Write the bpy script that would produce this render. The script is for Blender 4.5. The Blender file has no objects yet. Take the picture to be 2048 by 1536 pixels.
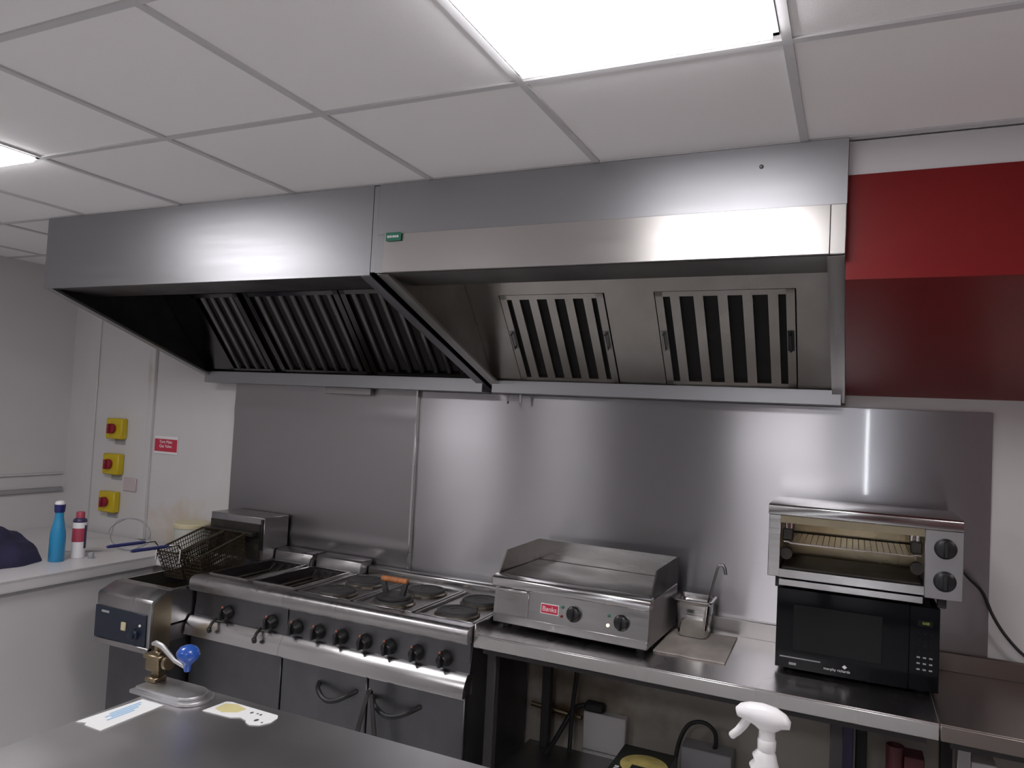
import bpy, bmesh, math, random
from mathutils import Vector, Matrix
random.seed(7)
SC = bpy.context.scene
COL = SC.collection
Z0 = 1.75            # eye height: every z below is measured from the eye, the floor is at -1.75
R = math.radians
# ------------------------------------------------------------------ camera
cam_d = bpy.data.cameras.new('camera')
cam = bpy.data.objects.new('camera', cam_d)
COL.objects.link(cam)
FPX = 1479.13
cam_d.sensor_fit = 'HORIZONTAL'
cam_d.sensor_width = 36.0
cam_d.lens = 36.0 * FPX / 2048.0
cam_d.clip_start = 0.02
YAW, PITCH, ROLL = -0.434041215, 0.0421757933, -0.0508443355
_f = Vector((math.sin(YAW) * math.cos(PITCH), math.cos(YAW) * math.cos(PITCH), math.sin(PITCH)))
_r0 = Vector((math.cos(YAW), -math.sin(YAW), 0))
_d0 = _f.cross(_r0)
_r = _r0 * math.cos(ROLL) + _d0 * math.sin(ROLL)
_d = _d0 * math.cos(ROLL) - _r0 * math.sin(ROLL)
M = Matrix.Identity(4)
for i in range(3):
    M[i][0], M[i][1], M[i][2] = _r[i], -_d[i], -_f[i]
M[2][3] = Z0
cam.matrix_world = M
SC.camera = cam
# ------------------------------------------------------------------ world, exposure
w = bpy.data.worlds.new('world'); SC.world = w
w.use_nodes = True
w.node_tree.nodes['Background'].inputs[0].default_value = (.5, .55, .7, 1)
w.node_tree.nodes['Background'].inputs[1].default_value = 0.02
SC.view_settings.view_transform = 'Standard'
SC.view_settings.look = 'None'
SC.view_settings.gamma = 1.0
SC.view_settings.use_curve_mapping = False
SC.view_settings.exposure = 0.0
PANEL_STRENGTH = 18.5
SC.cycles.max_bounces = 10
SC.cycles.glossy_bounces = 6
SC.cycles.sample_clamp_indirect = 4.0
SC.cycles.blur_glossy = 1.0

# ------------------------------------------------------------------ materials
def _new(name):
    m = bpy.data.materials.new(name); m.use_nodes = True
    return m, m.node_tree.nodes, m.node_tree.links, m.node_tree.nodes['Principled BSDF']
def mat(name, col, rough=.5, metal=0., spec=.5, var=0., vscale=(6, 6, 6), bump=0., bscale=200., coat=0.):
    m, n, l, b = _new(name)
    b.inputs['Base Color'].default_value = (*col, 1)
    b.inputs['Roughness'].default_value = rough
    b.inputs['Metallic'].default_value = metal
    b.inputs['Specular IOR Level'].default_value = spec
    b.inputs['Coat Weight'].default_value = coat
    if var or bump:
        tc = n.new('ShaderNodeTexCoord')
    if var:
        mp = n.new('ShaderNodeMapping'); mp.inputs['Scale'].default_value = vscale
        l.new(tc.outputs['Object'], mp.inputs[0])
        t = n.new('ShaderNodeTexNoise'); t.inputs['Scale'].default_value = 1.; t.inputs['Detail'].default_value = 5
        l.new(mp.outputs[0], t.inputs[0])
        r = n.new('ShaderNodeValToRGB')
        r.color_ramp.elements[0].position = .3; r.color_ramp.elements[1].position = .7
        r.color_ramp.elements[0].color = (*[c * (1 - var) for c in col], 1)
        r.color_ramp.elements[1].color = (*[min(1, c * (1 + var)) for c in col], 1)
        l.new(t.outputs[0], r.inputs[0]); l.new(r.outputs[0], b.inputs['Base Color'])
    if bump:
        t2 = n.new('ShaderNodeTexNoise'); t2.inputs['Scale'].default_value = bscale
        l.new(tc.outputs['Object'], t2.inputs[0])
        bp = n.new('ShaderNodeBump'); bp.inputs['Strength'].default_value = bump; bp.inputs['Distance'].default_value = .002
        l.new(t2.outputs[0], bp.inputs['Height']); l.new(bp.outputs[0], b.inputs['Normal'])
    return m
def steel(name, col=(.55, .54, .54), rough=.3, aniso=0., arot=0., grain=(2, 2, 2), rvar=.06, dirt=0., dcol=(.2, .15, .08), wave=0., wscale=2., coat=0., detail=6):
    m, n, l, b = _new(name)
    b.inputs['Metallic'].default_value = 1.
    b.inputs['Anisotropic'].default_value = aniso
    b.inputs['Coat Weight'].default_value = coat
    b.inputs['Coat Roughness'].default_value = .04
    b.inputs['Anisotropic Rotation'].default_value = arot
    if aniso:
        tg = n.new('ShaderNodeTangent'); tg.direction_type = 'RADIAL'; tg.axis = 'Z'
        l.new(tg.outputs[0], b.inputs['Tangent'])
    tc = n.new('ShaderNodeTexCoord')
    mp = n.new('ShaderNodeMapping'); mp.inputs['Scale'].default_value = grain
    l.new(tc.outputs['Object'], mp.inputs[0])
    t = n.new('ShaderNodeTexNoise'); t.inputs['Scale'].default_value = 1.; t.inputs['Detail'].default_value = 2
    l.new(mp.outputs[0], t.inputs[0])
    mr = n.new('ShaderNodeMapRange')
    mr.inputs[1].default_value = .3; mr.inputs[2].default_value = .7
    mr.inputs[3].default_value = max(.03, rough - rvar); mr.inputs[4].default_value = rough + rvar
    l.new(t.outputs[0], mr.inputs[0]); l.new(mr.outputs[0], b.inputs['Roughness'])
    t3 = n.new('ShaderNodeTexNoise'); t3.inputs['Scale'].default_value = 5.; t3.inputs['Detail'].default_value = 6
    l.new(tc.outputs['Object'], t3.inputs[0])
    r = n.new('ShaderNodeValToRGB')
    r.color_ramp.elements[0].position = .25; r.color_ramp.elements[1].position = .75
    a = [c * (1 - dirt) + d * dirt for c, d in zip(col, dcol)]
    r.color_ramp.elements[0].color = (*a, 1); r.color_ramp.elements[1].color = (*col, 1)
    l.new(t3.outputs[0], r.inputs[0]); l.new(r.outputs[0], b.inputs['Base Color'])
    if wave:
        t4 = n.new('ShaderNodeTexNoise'); t4.inputs['Scale'].default_value = wscale; t4.inputs['Detail'].default_value = 1
        l.new(tc.outputs['Object'], t4.inputs[0])
        bp = n.new('ShaderNodeBump'); bp.inputs['Strength'].default_value = wave; bp.inputs['Distance'].default_value = .05
        l.new(t4.outputs[0], bp.inputs['Height']); l.new(bp.outputs[0], b.inputs['Normal'])
    return m
def emit(name, col, s):
    m, n, l, b = _new(name)
    b.inputs['Base Color'].default_value = (*col, 1)
    b.inputs['Emission Color'].default_value = (*col, 1)
    b.inputs['Emission Strength'].default_value = s
    return m
def wall_mat(name, col, spots=()):
    """white paint with soft wear, and grease / rust stains of their own shape around given points"""
    m, n, l, b = _new(name)
    b.inputs['Roughness'].default_value = .45
    tc = n.new('ShaderNodeTexCoord')
    t = n.new('ShaderNodeTexNoise'); t.inputs['Scale'].default_value = 1.7; t.inputs['Detail'].default_value = 6
    l.new(tc.outputs['Object'], t.inputs[0])
    r = n.new('ShaderNodeValToRGB')
    r.color_ramp.elements[0].position = .3; r.color_ramp.elements[1].position = .7
    r.color_ramp.elements[0].color = (*[c * .93 for c in col], 1); r.color_ramp.elements[1].color = (*col, 1)
    l.new(t.outputs[0], r.inputs[0])
    out = r.outputs[0]
    geo = n.new('ShaderNodeNewGeometry')
    for (p, sc, scol, amount) in spots:
        mp = n.new('ShaderNodeMapping'); mp.vector_type = 'POINT'
        mp.inputs['Location'].default_value = [-a * s for a, s in zip((p[0], p[1], p[2] + Z0), sc)]
        mp.inputs['Scale'].default_value = sc
        l.new(geo.outputs['Position'], mp.inputs[0])
        ln = n.new('ShaderNodeVectorMath'); ln.operation = 'LENGTH'
        l.new(mp.outputs[0], ln.inputs[0])
        t2 = n.new('ShaderNodeTexNoise'); t2.inputs['Scale'].default_value = 9.; t2.inputs['Detail'].default_value = 5
        l.new(tc.outputs['Object'], t2.inputs[0])
        ad = n.new('ShaderNodeMath'); ad.operation = 'MULTIPLY_ADD'
        l.new(t2.outputs[0], ad.inputs[0]); ad.inputs[1].default_value = 1.6
        l.new(ln.outputs['Value'], ad.inputs[2])
        mr = n.new('ShaderNodeMapRange')
        mr.inputs[1].default_value = .9; mr.inputs[2].default_value = 1.7
        mr.inputs[3].default_value = amount; mr.inputs[4].default_value = 0
        l.new(ad.outputs[0], mr.inputs[0])
        mx = n.new('ShaderNodeMix'); mx.data_type = 'RGBA'
        l.new(mr.outputs[0], mx.inputs[0]); l.new(out, mx.inputs[6]); mx.inputs[7].default_value = (*scol, 1)
        out = mx.outputs[2]
    l.new(out, b.inputs['Base Color'])
    return m

WHITE = (.66, .64, .64)
MT = dict(
    wall=wall_mat('white_wall_paint', WHITE, [((-3.16, 3.2, .04), (14, 1, 9), (.23, .12, .03), 1.),
                                              ((-3.6, 3.2, -.8), (3.2, 1, 4), (.5, .36, .18), .55),
                                              ((-3.93, 3.2, .12), (22, 1, 6), (.42, .36, .2), .7)]),
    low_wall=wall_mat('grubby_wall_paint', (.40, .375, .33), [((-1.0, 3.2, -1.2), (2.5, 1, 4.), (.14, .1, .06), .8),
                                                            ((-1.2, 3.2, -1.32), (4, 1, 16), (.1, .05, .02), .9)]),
    ceil=mat('ceiling_tile', (.90, .88, .88), .9, spec=.1, bump=.25, bscale=350),
    grid=mat('ceiling_grid', (.58, .57, .58), .5),
    floor=mat('floor_vinyl', (.68, .67, .66), .5, var=.25, vscale=(8, 8, 8)),
    rear=mat('rear_wall_paint', (.70, .69, .70), .6, var=.1),
    dark_sheet=mat('dark_grey_sheet_paint', (.05, .05, .055), .5),
    maroon=mat('maroon_wall_paint', (.16, .03, .035), .6, var=.1),
    panel=emit('led_diffuser', (1, .985, 1), PANEL_STRENGTH),
    alu=mat('white_metal', (.8, .8, .8), .4),
    hood=steel('hood_steel', (.36, .36, .375), .42, .4, .25, (2, 2, 30), rvar=.02),
    hood_lip=steel('hood_lip_steel', (.52, .50, .485), .36, .6, .25, (2, 2, 30), rvar=.02),
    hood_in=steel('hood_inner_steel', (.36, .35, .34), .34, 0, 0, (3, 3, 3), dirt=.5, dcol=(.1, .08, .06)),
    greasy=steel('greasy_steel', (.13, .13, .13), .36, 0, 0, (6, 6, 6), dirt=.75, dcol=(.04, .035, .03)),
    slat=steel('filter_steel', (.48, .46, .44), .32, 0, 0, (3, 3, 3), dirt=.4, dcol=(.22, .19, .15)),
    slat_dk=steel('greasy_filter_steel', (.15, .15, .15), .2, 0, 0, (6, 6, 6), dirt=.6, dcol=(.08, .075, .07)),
    gap=mat('filter_slot_black', (.012, .011, .01), .7),
    splash=steel('splashback_steel', (.42, .41, .43), .285, .97, .25, (2, 2, 30), rvar=.008, coat=.7),
    splash2=steel('splashback_sheet_steel', (.33, .32, .33), .36, .3, .25, (2, 2, 20), rvar=.02),
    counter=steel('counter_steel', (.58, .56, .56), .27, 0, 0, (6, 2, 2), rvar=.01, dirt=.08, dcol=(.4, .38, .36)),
    counter_shaded=steel('shaded_counter_steel', (.28, .24, .22), .33, 0, 0, (6, 2, 2), rvar=.01),  # steel darkened and browned to stand in for the dimmer right side
    table=steel('table_steel', (.66, .65, .66), .36, 0, 0, (3, 3, 3), rvar=.05, dirt=.3, dcol=(.45, .44, .43)),
    bright=steel('bright_steel', (.62, .61, .61), .22, 0, 0, (4, 4, 60)),
    range_=steel('range_steel', (.44, .43, .44), .33, 0, 0, (40, 3, 3), dirt=.35, dcol=(.2, .18, .16)),
    range_dk=steel('range_panel_steel', (.17, .17, .18), .42, 0, 0, (20, 5, 5), dirt=.5, dcol=(.08, .08, .085)),
    deck=steel('hob_deck_steel', (.26, .25, .25), .36, 0, 0, (8, 8, 8), dirt=.6, dcol=(.12, .1, .08)),
    leg=steel('leg_steel', (.32, .31, .31), .4),
    dleg=mat('dark_leg', (.03, .028, .028), .5),  # darker version of the leg colour, used under the counters
    iron=mat('cast_iron', (.035, .033, .032), .6, var=.4, vscale=(20, 20, 20), bump=.3, bscale=120),
    trim=steel('hob_ring_steel', (.5, .46, .4), .3, 0, 0, (30, 30, 30), dirt=.7, dcol=(.1, .06, .03)),
    black=mat('black_plastic', (.012, .012, .013), .35),
    blackg=mat('black_gloss', (.003, .0035, .005), .10, spec=.2),
    window=mat('microwave_window', (.008, .0085, .009), .16, spec=.22),
    rubber=mat('black_rubber', (.015, .015, .016), .6),
    oil=mat('dark_frying_oil', (.018, .012, .006), .12, spec=.5),
    soot=mat('burnt_black_metal', (.02, .017, .013), .5, var=.6, vscale=(14, 14, 14)),
    wire=steel('blackened_wire', (.16, .13, .09), .4, 0, 0, (8, 8, 8), dirt=.8, dcol=(.03, .02, .012)),
    chrome=steel('chrome', (.75, .74, .72), .12, 0, 0, (3, 3, 3)),
    wood=mat('orange_wood', (.42, .15, .05), .5, var=.3, vscale=(60, 8, 8)),
    blue=mat('blue_plastic', (.02, .09, .42), .25, coat=.3),
    bluehandle=mat('blue_vinyl', (.025, .03, .13), .45),
    fryblue=mat('dark_blue_panel', (.012, .018, .035), .3),
    brass=steel('worn_brass', (.36, .30, .2), .4, 0, 0, (10, 10, 10), dirt=.6, dcol=(.14, .1, .06)),
    zinc=steel('pitted_zinc', (.64, .64, .66), .42, 0, 0, (10, 10, 10), dirt=.3, dcol=(.34, .32, .28)),
    white=mat('white_laminate', (.62, .60, .61), .35, var=.03, vscale=(3, 3, 3)),
    whitep=mat('white_plastic', (.8, .78, .79), .3),
    paper=mat('white_card', (.88, .88, .88), .6),
    ink=mat('pale_blue_ink', (.32, .55, .78), .6),
    stain=mat('yellow_stain', (.72, .64, .32), .6),
    mark=mat('dark_print', (.09, .08, .07), .6),
    red=mat('red_sign', (.55, .03, .07), .4),
    redknob=mat('red_plastic', (.26, .012, .03), .35),
    yellow=mat('yellow_plastic', (.62, .46, .012), .4),
    grey=mat('grey_plastic', (.33, .33, .34), .5),
    pink=mat('pale_pink_plastic', (.56, .47, .49), .5),
    green=mat('green_sticker', (.02, .17, .10), .5),
    redpaint=mat('red_gloss_paint', (.175, .009, .010), .34, spec=.2, var=.08, vscale=(3, 3, 3)),
    sky=mat('sky_blue_enamel', (.03, .27, .52), .3),
    navy=mat('navy_plastic', (.02, .02, .13), .35),
    navycloth=mat('navy_cloth', (.022, .02, .055), .9, var=.3, vscale=(9, 9, 9), bump=.6, bscale=60),
    canred=mat('red_label', (.42, .06, .10), .4),
    cannavy=mat('navy_label', (.05, .04, .10), .4),
    cream=mat('cream_plastic', (.62, .55, .36), .4),
    creamclear=mat('frosted_plastic', (.5, .5, .45), .4),
    board=mat('stained_grey_board', (.40, .36, .33), .6, var=.25, vscale=(9, 6, 6)),
    carton=mat('black_carton', (.02, .024, .022), .35),
    cartony=mat('yellow_print', (.52, .42, .14), .5, var=.3, vscale=(16, 16, 16)),
    lamp_amber=emit('amber_pilot_light', (1, .62, .35), 3.),
    lamp_green=mat('green_pilot_lens', (.03, .16, .10), .25),
    lamp_red=mat('red_pilot_lens', (.22, .03, .03), .25),
    display=emit('green_display', (.25, .35, .05), .12),
    glow=mat('orange_mark', (.5, .14, .08), .5),
    carmine=mat('dark_red_card', (.07, .012, .016), .5),
    glow_strip=emit('added_strip_glow', (.9, .95, 1), 55.),  # glowing strip added behind the camera, seen only as a reflected line
    door=mat('added_door_maroon', (.07, .03, .035), .5),
    tan=steel('tan_steel', (.42, .36, .26), .4, 0, 0, (5, 5, 5), dirt=.6, dcol=(.14, .11, .07)),  # tan-toned steel with darker mottling
    oven_in=steel('browned_steel', (.40, .34, .24), .24, 0, 0, (4, 4, 4), dirt=.85, dcol=(.16, .10, .04)),
)

# ------------------------------------------------------------------ mesh builder
class MB:
    def __init__(s):
        s.bm = bmesh.new()
    def box(s, x0, x1, y0, y1, z0, z1, bev=0, seg=1):
        vs = [s.bm.verts.new((x, y, z)) for x in (x0, x1) for y in (y0, y1) for z in (z0, z1)]
        fs = [s.bm.faces.new([vs[i] for i in f]) for f in ((0, 1, 3, 2), (4, 6, 7, 5), (0, 4, 5, 1), (2, 3, 7, 6), (0, 2, 6, 4), (1, 5, 7, 3))]
        if bev:
            es = list({e for f in fs for e in f.edges})
            bmesh.ops.bevel(s.bm, geom=es, offset=bev, segments=seg, affect='EDGES', profile=.5)
        return s
    def prism(s, pts, axis, a0, a1, bev=0):
        def P(p, a):
            return {'x': (a, p[0], p[1]), 'y': (p[0], a, p[1]), 'z': (p[0], p[1], a)}[axis]
        A = [s.bm.verts.new(P(p, a0)) for p in pts]; B = [s.bm.verts.new(P(p, a1)) for p in pts]
        n = len(pts); fs = [s.bm.faces.new(A), s.bm.faces.new(B[::-1])]
        for i in range(n):
            fs.append(s.bm.faces.new([A[i], B[i], B[(i + 1) % n], A[(i + 1) % n]]))
        if bev:
            es = list({e for f in fs for e in f.edges})
            bmesh.ops.bevel(s.bm, geom=es, offset=bev, segments=1, affect='EDGES', profile=.5)
        return s
    def hull8(s, bot, top):
        """a block from four bottom and four top corners"""
        A = [s.bm.verts.new(p) for p in bot]; B = [s.bm.verts.new(p) for p in top]
        s.bm.faces.new(A); s.bm.faces.new(B[::-1])
        for i in range(4):
            s.bm.faces.new([A[i], B[i], B[(i + 1) % 4], A[(i + 1) % 4]])
        return s
    def tube(s, pts, r, seg=8, closed=False, caps=True):
        pts = [Vector(p) for p in pts]; n = len(pts); rings = []
        up = None
        for i, p in enumerate(pts):
            a = pts[(i - 1) % n] if (closed or i > 0) else p
            b = pts[(i + 1) % n] if (closed or i < n - 1) else p
            t = (b - a).normalized()
            if up is None:
                up = Vector((0, 0, 1)) if abs(t.z) < .9 else Vector((1, 0, 0))
            u = t.cross(up).normalized(); v = u.cross(t).normalized(); up = v
            rr = r[i] if isinstance(r, (list, tuple)) else r
            rings.append([s.bm.verts.new(p + (u * math.cos(2 * math.pi * k / seg) + v * math.sin(2 * math.pi * k / seg)) * rr) for k in range(seg)])
        m = n if closed else n - 1
        for i in range(m):
            A, B = rings[i], rings[(i + 1) % n]
            for k in range(seg):
                s.bm.faces.new([A[k], A[(k + 1) % seg], B[(k + 1) % seg], B[k]])
        if not closed and caps:
            s.bm.faces.new(rings[0][::-1]); s.bm.faces.new(rings[-1])
        return s
    def lathe(s, prof, c, axis=(0, 0, 1), seg=28, sx=1., sy=1.):
        """profile of (radius, height along axis)"""
        ax = Vector(axis).normalized()
        u = ax.cross(Vector((1, 0, 0)) if abs(ax.x) < .9 else Vector((0, 1, 0))).normalized(); v = ax.cross(u)
        c = Vector(c); rings = []
        for (r, h) in prof:
            if r < 1e-6:
                rings.append([s.bm.verts.new(c + ax * h)])
            else:
                rings.append([s.bm.verts.new(c + ax * h + u * (math.cos(2 * math.pi * k / seg) * r * sx) + v * (math.sin(2 * math.pi * k / seg) * r * sy)) for k in range(seg)])
        for A, B in zip(rings, rings[1:]):
            for k in range(seg):
                k2 = (k + 1) % seg
                if len(A) == 1 and len(B) == 1:
                    continue
                if len(A) == 1:
                    s.bm.faces.new([A[0], B[k2], B[k]])
                elif len(B) == 1:
                    s.bm.faces.new([A[k], A[k2], B[0]])
                else:
                    s.bm.faces.new([A[k], A[k2], B[k2], B[k]])
        for ring, fl in ((rings[0], True), (rings[-1], False)):
            if len(ring) > 1:
                s.bm.faces.new(ring[::-1] if fl else ring)
        return s
    def text(s, body, size, origin, xdir=(1, 0, 0), ydir=(0, 0, 1), depth=.0006, align='CENTER', shear=0.):
        cu = bpy.data.curves.new('lettering', 'FONT'); cu.body = body; cu.size = size
        cu.align_x = align; cu.align_y = 'CENTER'; cu.extrude = depth; cu.shear = shear
        ob = bpy.data.objects.new('lettering', cu); COL.objects.link(ob)
        dg = bpy.context.evaluated_depsgraph_get()
        me = bpy.data.meshes.new_from_object(ob.evaluated_get(dg))
        bpy.data.objects.remove(ob); bpy.data.curves.remove(cu)
        X, Y = Vector(xdir).normalized(), Vector(ydir).normalized(); N = X.cross(Y)
        me.transform(Matrix.Translation(Vector(origin)) @ Matrix((X, Y, N)).transposed().to_4x4())
        s.bm.from_mesh(me); bpy.data.meshes.remove(me)
        return s
    def mesh(s, name, m, off=None, smooth=40):
        bmesh.ops.recalc_face_normals(s.bm, faces=s.bm.faces)
        me = bpy.data.meshes.new(name); 
        if off is not None:
            bmesh.ops.translate(s.bm, verts=s.bm.verts, vec=-Vector(off))
        s.bm.to_mesh(me); s.bm.free()
        if smooth:
            me.shade_smooth(); me.set_sharp_from_angle(angle=R(smooth))
        me.materials.append(m if not isinstance(m, str) else MT[m])
        return me

def curve_pts(p, n=6):
    """a smooth run through the given points"""
    p = [Vector(q) for q in p]; out = []
    for i in range(len(p) - 1):
        a, b, c, d = p[max(i - 1, 0)], p[i], p[i + 1], p[min(i + 2, len(p) - 1)]
        for k in range(n):
            t = k / n
            out.append(.5 * (2 * b + (c - a) * t + (2 * a - 5 * b + 4 * c - d) * t * t + (3 * b - a - 3 * c + d) * t ** 3))
    return out + [p[-1]]
def thing(name, label, cat, loc, rotz=0., group=None):
    o = bpy.data.objects.new(name, None); COL.objects.link(o)
    o.empty_display_size = .05
    o.location = (loc[0], loc[1], loc[2] + Z0); o.rotation_euler = (0, 0, rotz)
    o['label'] = label; o['category'] = cat; o['_loc'] = loc; o['_rot'] = rotz
    if group: o['group'] = group
    return o
def root_of(o):
    while o.parent: o = o.parent
    return o
def part(name, mb, m, parent, local=False, label=None, smooth=40):
    """a child mesh; coordinates are in the eye frame unless local (then the thing's own frame)"""
    r = root_of(parent)
    off = None if local else Vector(r['_loc'])
    o = bpy.data.objects.new(name, mb.mesh(name, m, off, smooth)); COL.objects.link(o)
    o.parent = parent
    if label: o['label'] = label
    return o
def solo(name, mb, m, label=None, cat=None, group=None, kind=None, smooth=40):
    """a thing (or a piece of the setting) that is one mesh"""
    vs = [v.co for v in mb.bm.verts]
    lo = Vector([min(v[i] for v in vs) for i in range(3)]); hi = Vector([max(v[i] for v in vs) for i in range(3)])
    base = Vector(((lo.x + hi.x) / 2, (lo.y + hi.y) / 2, lo.z))
    o = bpy.data.objects.new(name, mb.mesh(name, m, base, smooth)); COL.objects.link(o)
    o.location = base + Vector((0, 0, Z0))
    if label: o['label'] = label
    if cat: o['category'] = cat
    if group: o['group'] = group
    if kind: o['kind'] = kind
    return o
def dup(root, delta, label):
    """a copy of a thing and of each of its parts and sub-parts"""
    c = root.copy(); COL.objects.link(c); c.location = root.location + Vector(delta); c['label'] = label
    c['_loc'] = [a + b for a, b in zip(root['_loc'], delta)]
    def rec(src, dst):
        for ch in [o for o in COL.objects if o.parent == src]:
            d = ch.copy(); COL.objects.link(d); d.parent = dst
            rec(ch, d)
    rec(root, c)
    return c

# ------------------------------------------------------------------ the room
WB = 3.20      # back wall
WL = -4.67     # left wall
WR, WF = 3.1, -4.2
FZ, CZ = -1.75, .80
solo('floor', MB().box(WL - .1, WR + .1, WF - .1, WB + .1, FZ - .05, FZ), 'floor', kind='structure')
solo('ceiling', MB().box(WL - .1, WR + .1, WF - .1, WB + .1, CZ, CZ + .05), 'ceil', kind='structure')
solo('wall_back', MB().box(WL - .1, WR + .1, WB, WB + .1, -.95, CZ), 'wall', kind='structure')
solo('wall_back_lower', MB().box(WL - .1, WR + .1, WB, WB + .1, FZ, -.95), 'low_wall', kind='structure')
solo('wall_left', MB().box(WL - .1, WL, WF, WB, FZ, CZ), 'wall', kind='structure')
solo('wall_right', MB().box(WR, WR + .1, WF, WB, FZ, CZ), 'maroon', kind='structure')
solo('wall_front', MB().box(WL - .1, WR + .1, WF - .1, WF, FZ, CZ), 'rear', kind='structure')
# suspended-ceiling grid (tee bars a little below the tiles)
GX = [-.145 - .6 * k for k in range(-6, 8)]
GY = [1.575 + .583 * k for k in range(-10, 3)]
g = MB()
for x in GX:
    if WL < x < WR: g.box(x - .010, x + .010, WF, WB, CZ - .006, CZ)
for y in GY:
    if WF < y < WB: g.box(WL, WR, y - .010, y + .010, CZ - .0055, CZ)
solo('trim_1', g, 'grid', kind='structure')
solo('trim_2', MB().box(-3.925, -3.88, WB - .022, WB, -.865, CZ - .33, .003), 'wall', kind='structure')
solo('trim_3', MB().box(-4.50, -4.41, WB - .012, WB, -.865, CZ, .003), 'wall', kind='structure')
solo('trim_4', MB().box(WL, WL + .02, 1.2, WB - .02, -.64, -.61, .004), 'grey', kind='structure')
solo('trim_5', MB().box(WL, WL + .016, 1.2, WB - .02, -.53, -.515, .004), 'wall', kind='structure')
# unseen door and glowing strip, added behind the camera for the steel to reflect
solo('added_door', MB().box(.19, .99, WF, WF + .04, FZ, .25, .004), 'door', kind='structure')
solo('added_glow_strip', MB().box(.158, .178, WF, WF + .012, -1.6, .3), 'glow_strip', kind='structure')

solo('added_dark_sheet', MB().box(-3.25, -1.50, WF, WF + .05, FZ, .30, .004), 'dark_sheet', kind='structure')  # unseen dark sheet added to give the steel dark bands to reflect
solo('added_maroon_sheet', MB().box(1.0, WR, WF, WF + .02, FZ, CZ - .01), 'maroon', kind='structure')  # unseen maroon facing added to the rear wall for the reflections

# ceiling light panels
def light_panel(cx, cy, label, a=.297, b=.288):
    t = thing('light_panel', label, 'ceiling light', (cx, cy, CZ), 0, 'square light panels in the ceiling')
    fr = MB()
    for (x0, x1, y0, y1) in ((-a, a, -b, -b + .012), (-a, a, b - .012, b), (-a, -a + .012, -b, b), (a - .012, a, -b, b)):
        fr.box(cx + x0, cx + x1, cy + y0, cy + y1, CZ - .008, CZ - .0005)
    part('frame', fr, 'alu', t)
    df = MB()      # a shallow open-backed tray: only its face and rim give light
    X0, X1, Y0, Y1 = cx - a + .012, cx + a - .012, cy - b + .012, cy + b - .012
    lo = [df.bm.verts.new((x, y, CZ - .020)) for x, y in ((X0, Y0), (X1, Y0), (X1, Y1), (X0, Y1))]
    hi = [df.bm.verts.new((x, y, CZ - .0006)) for x, y in ((X0, Y0), (X1, Y0), (X1, Y1), (X0, Y1))]
    df.bm.faces.new(lo)
    for k in range(4):
        df.bm.faces.new([lo[k], lo[(k + 1) % 4], hi[(k + 1) % 4], hi[k]])
    dfo = part('diffuser', df, 'panel', t, smooth=0)
LX = (-.445, -2.845, 1.955)
light_panel(-.443, 1.252, 'large lit square ceiling panel above the steel table, top centre of the photo', .286, .282)
light_panel(LX[1], 1.283, 'lit ceiling panel cut by the left edge of the photo')
light_panel(LX[2], 1.283, 'lit ceiling panel to the right of the red bulkhead')
light_panel(LX[0], -1.049, 'unseen lit ceiling panel added behind the camera, middle of the rear row')  # unseen rear row, put in for the bands reflected in the steel
light_panel(LX[1], -1.049, 'unseen lit ceiling panel added behind the camera, left of the rear row')

# red boxed-in bulkhead to the right of the hoods
t = thing('bulkhead', 'red painted sloping bulkhead right of the steel hoods, white band on top', 'bulkhead', (1.3, 2.7, .145))
part('fascia', MB().box(-.031, 2.6, 2.18, 2.22, .413, .70), 'redpaint', t)
part('top_band', MB().box(-.031, 2.6, 2.184, 2.22, .70, CZ - .006), 'white', t)
part('underside', MB().prism([(2.181, .4128), (2.22, .4128), (WB - .002, .165), (WB - .002, .145)], 'x', -.031, 2.6), 'redpaint', t)

# ------------------------------------------------------------------ splashbacks
t = thing('splashback', 'slightly wavy steel splashback sheet behind the fryers, left of the seam', 'splashback', (-2.6, WB - .012, -.86))
sh = MB(); NX, NZ = 30, 64
fr_ = []
for i in range(NX + 1):
    row = []
    for k in range(NZ + 1):
        x = -3.20 + 1.21 * i / NX; z = -.86 + .96 * k / NZ
        zc = -.045 + .012 * math.sin((x + 3.2) * 7.5)
        dent = .0035 * math.exp(-((z - zc) / .035) ** 2) + .006 * math.exp(-((z + .70) / .03) ** 2)
        row.append(sh.bm.verts.new((x, WB - .030 - dent, z)))
    fr_.append(row)
for i in range(NX):
    for k in range(NZ):
        sh.bm.faces.new([fr_[i][k], fr_[i + 1][k], fr_[i + 1][k + 1], fr_[i][k + 1]])
bk = [sh.bm.verts.new((x, WB - .012, z)) for x, z in ((-3.20, -.86), (-1.99, -.86), (-1.99, .10), (-3.20, .10))]
sh.bm.faces.new(bk)
sh.bm.faces.new([fr_[i][0] for i in range(NX + 1)] + [bk[1], bk[0]])
sh.bm.faces.new([fr_[i][NZ] for i in range(NX + 1)] + [bk[2], bk[3]])
sh.bm.faces.new([fr_[0][k] for k in range(NZ + 1)] + [bk[3], bk[0]])
sh.bm.faces.new([fr_[NX][k] for k in range(NZ + 1)] + [bk[2], bk[1]])
part('sheet', sh, 'splash2', t)
part('edge_strip', MB().box(-1.995, -1.983, WB - .032, WB - .010, -.80, .10, .001), 'bright', t)
solo('splashback', MB().box(-1.983, .462, WB - .012, WB - .001, -.85, .097, .001), 'splash',
     'long reflective steel splashback sheet behind the griddle, microwave and grill', 'splashback')
solo('bracket', MB().box(-2.54, -2.25, WB - .062, WB - .031, .065, .10, .002), 'leg',
     'small flat steel bracket under the left hood, on the splashback', 'bracket')

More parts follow.
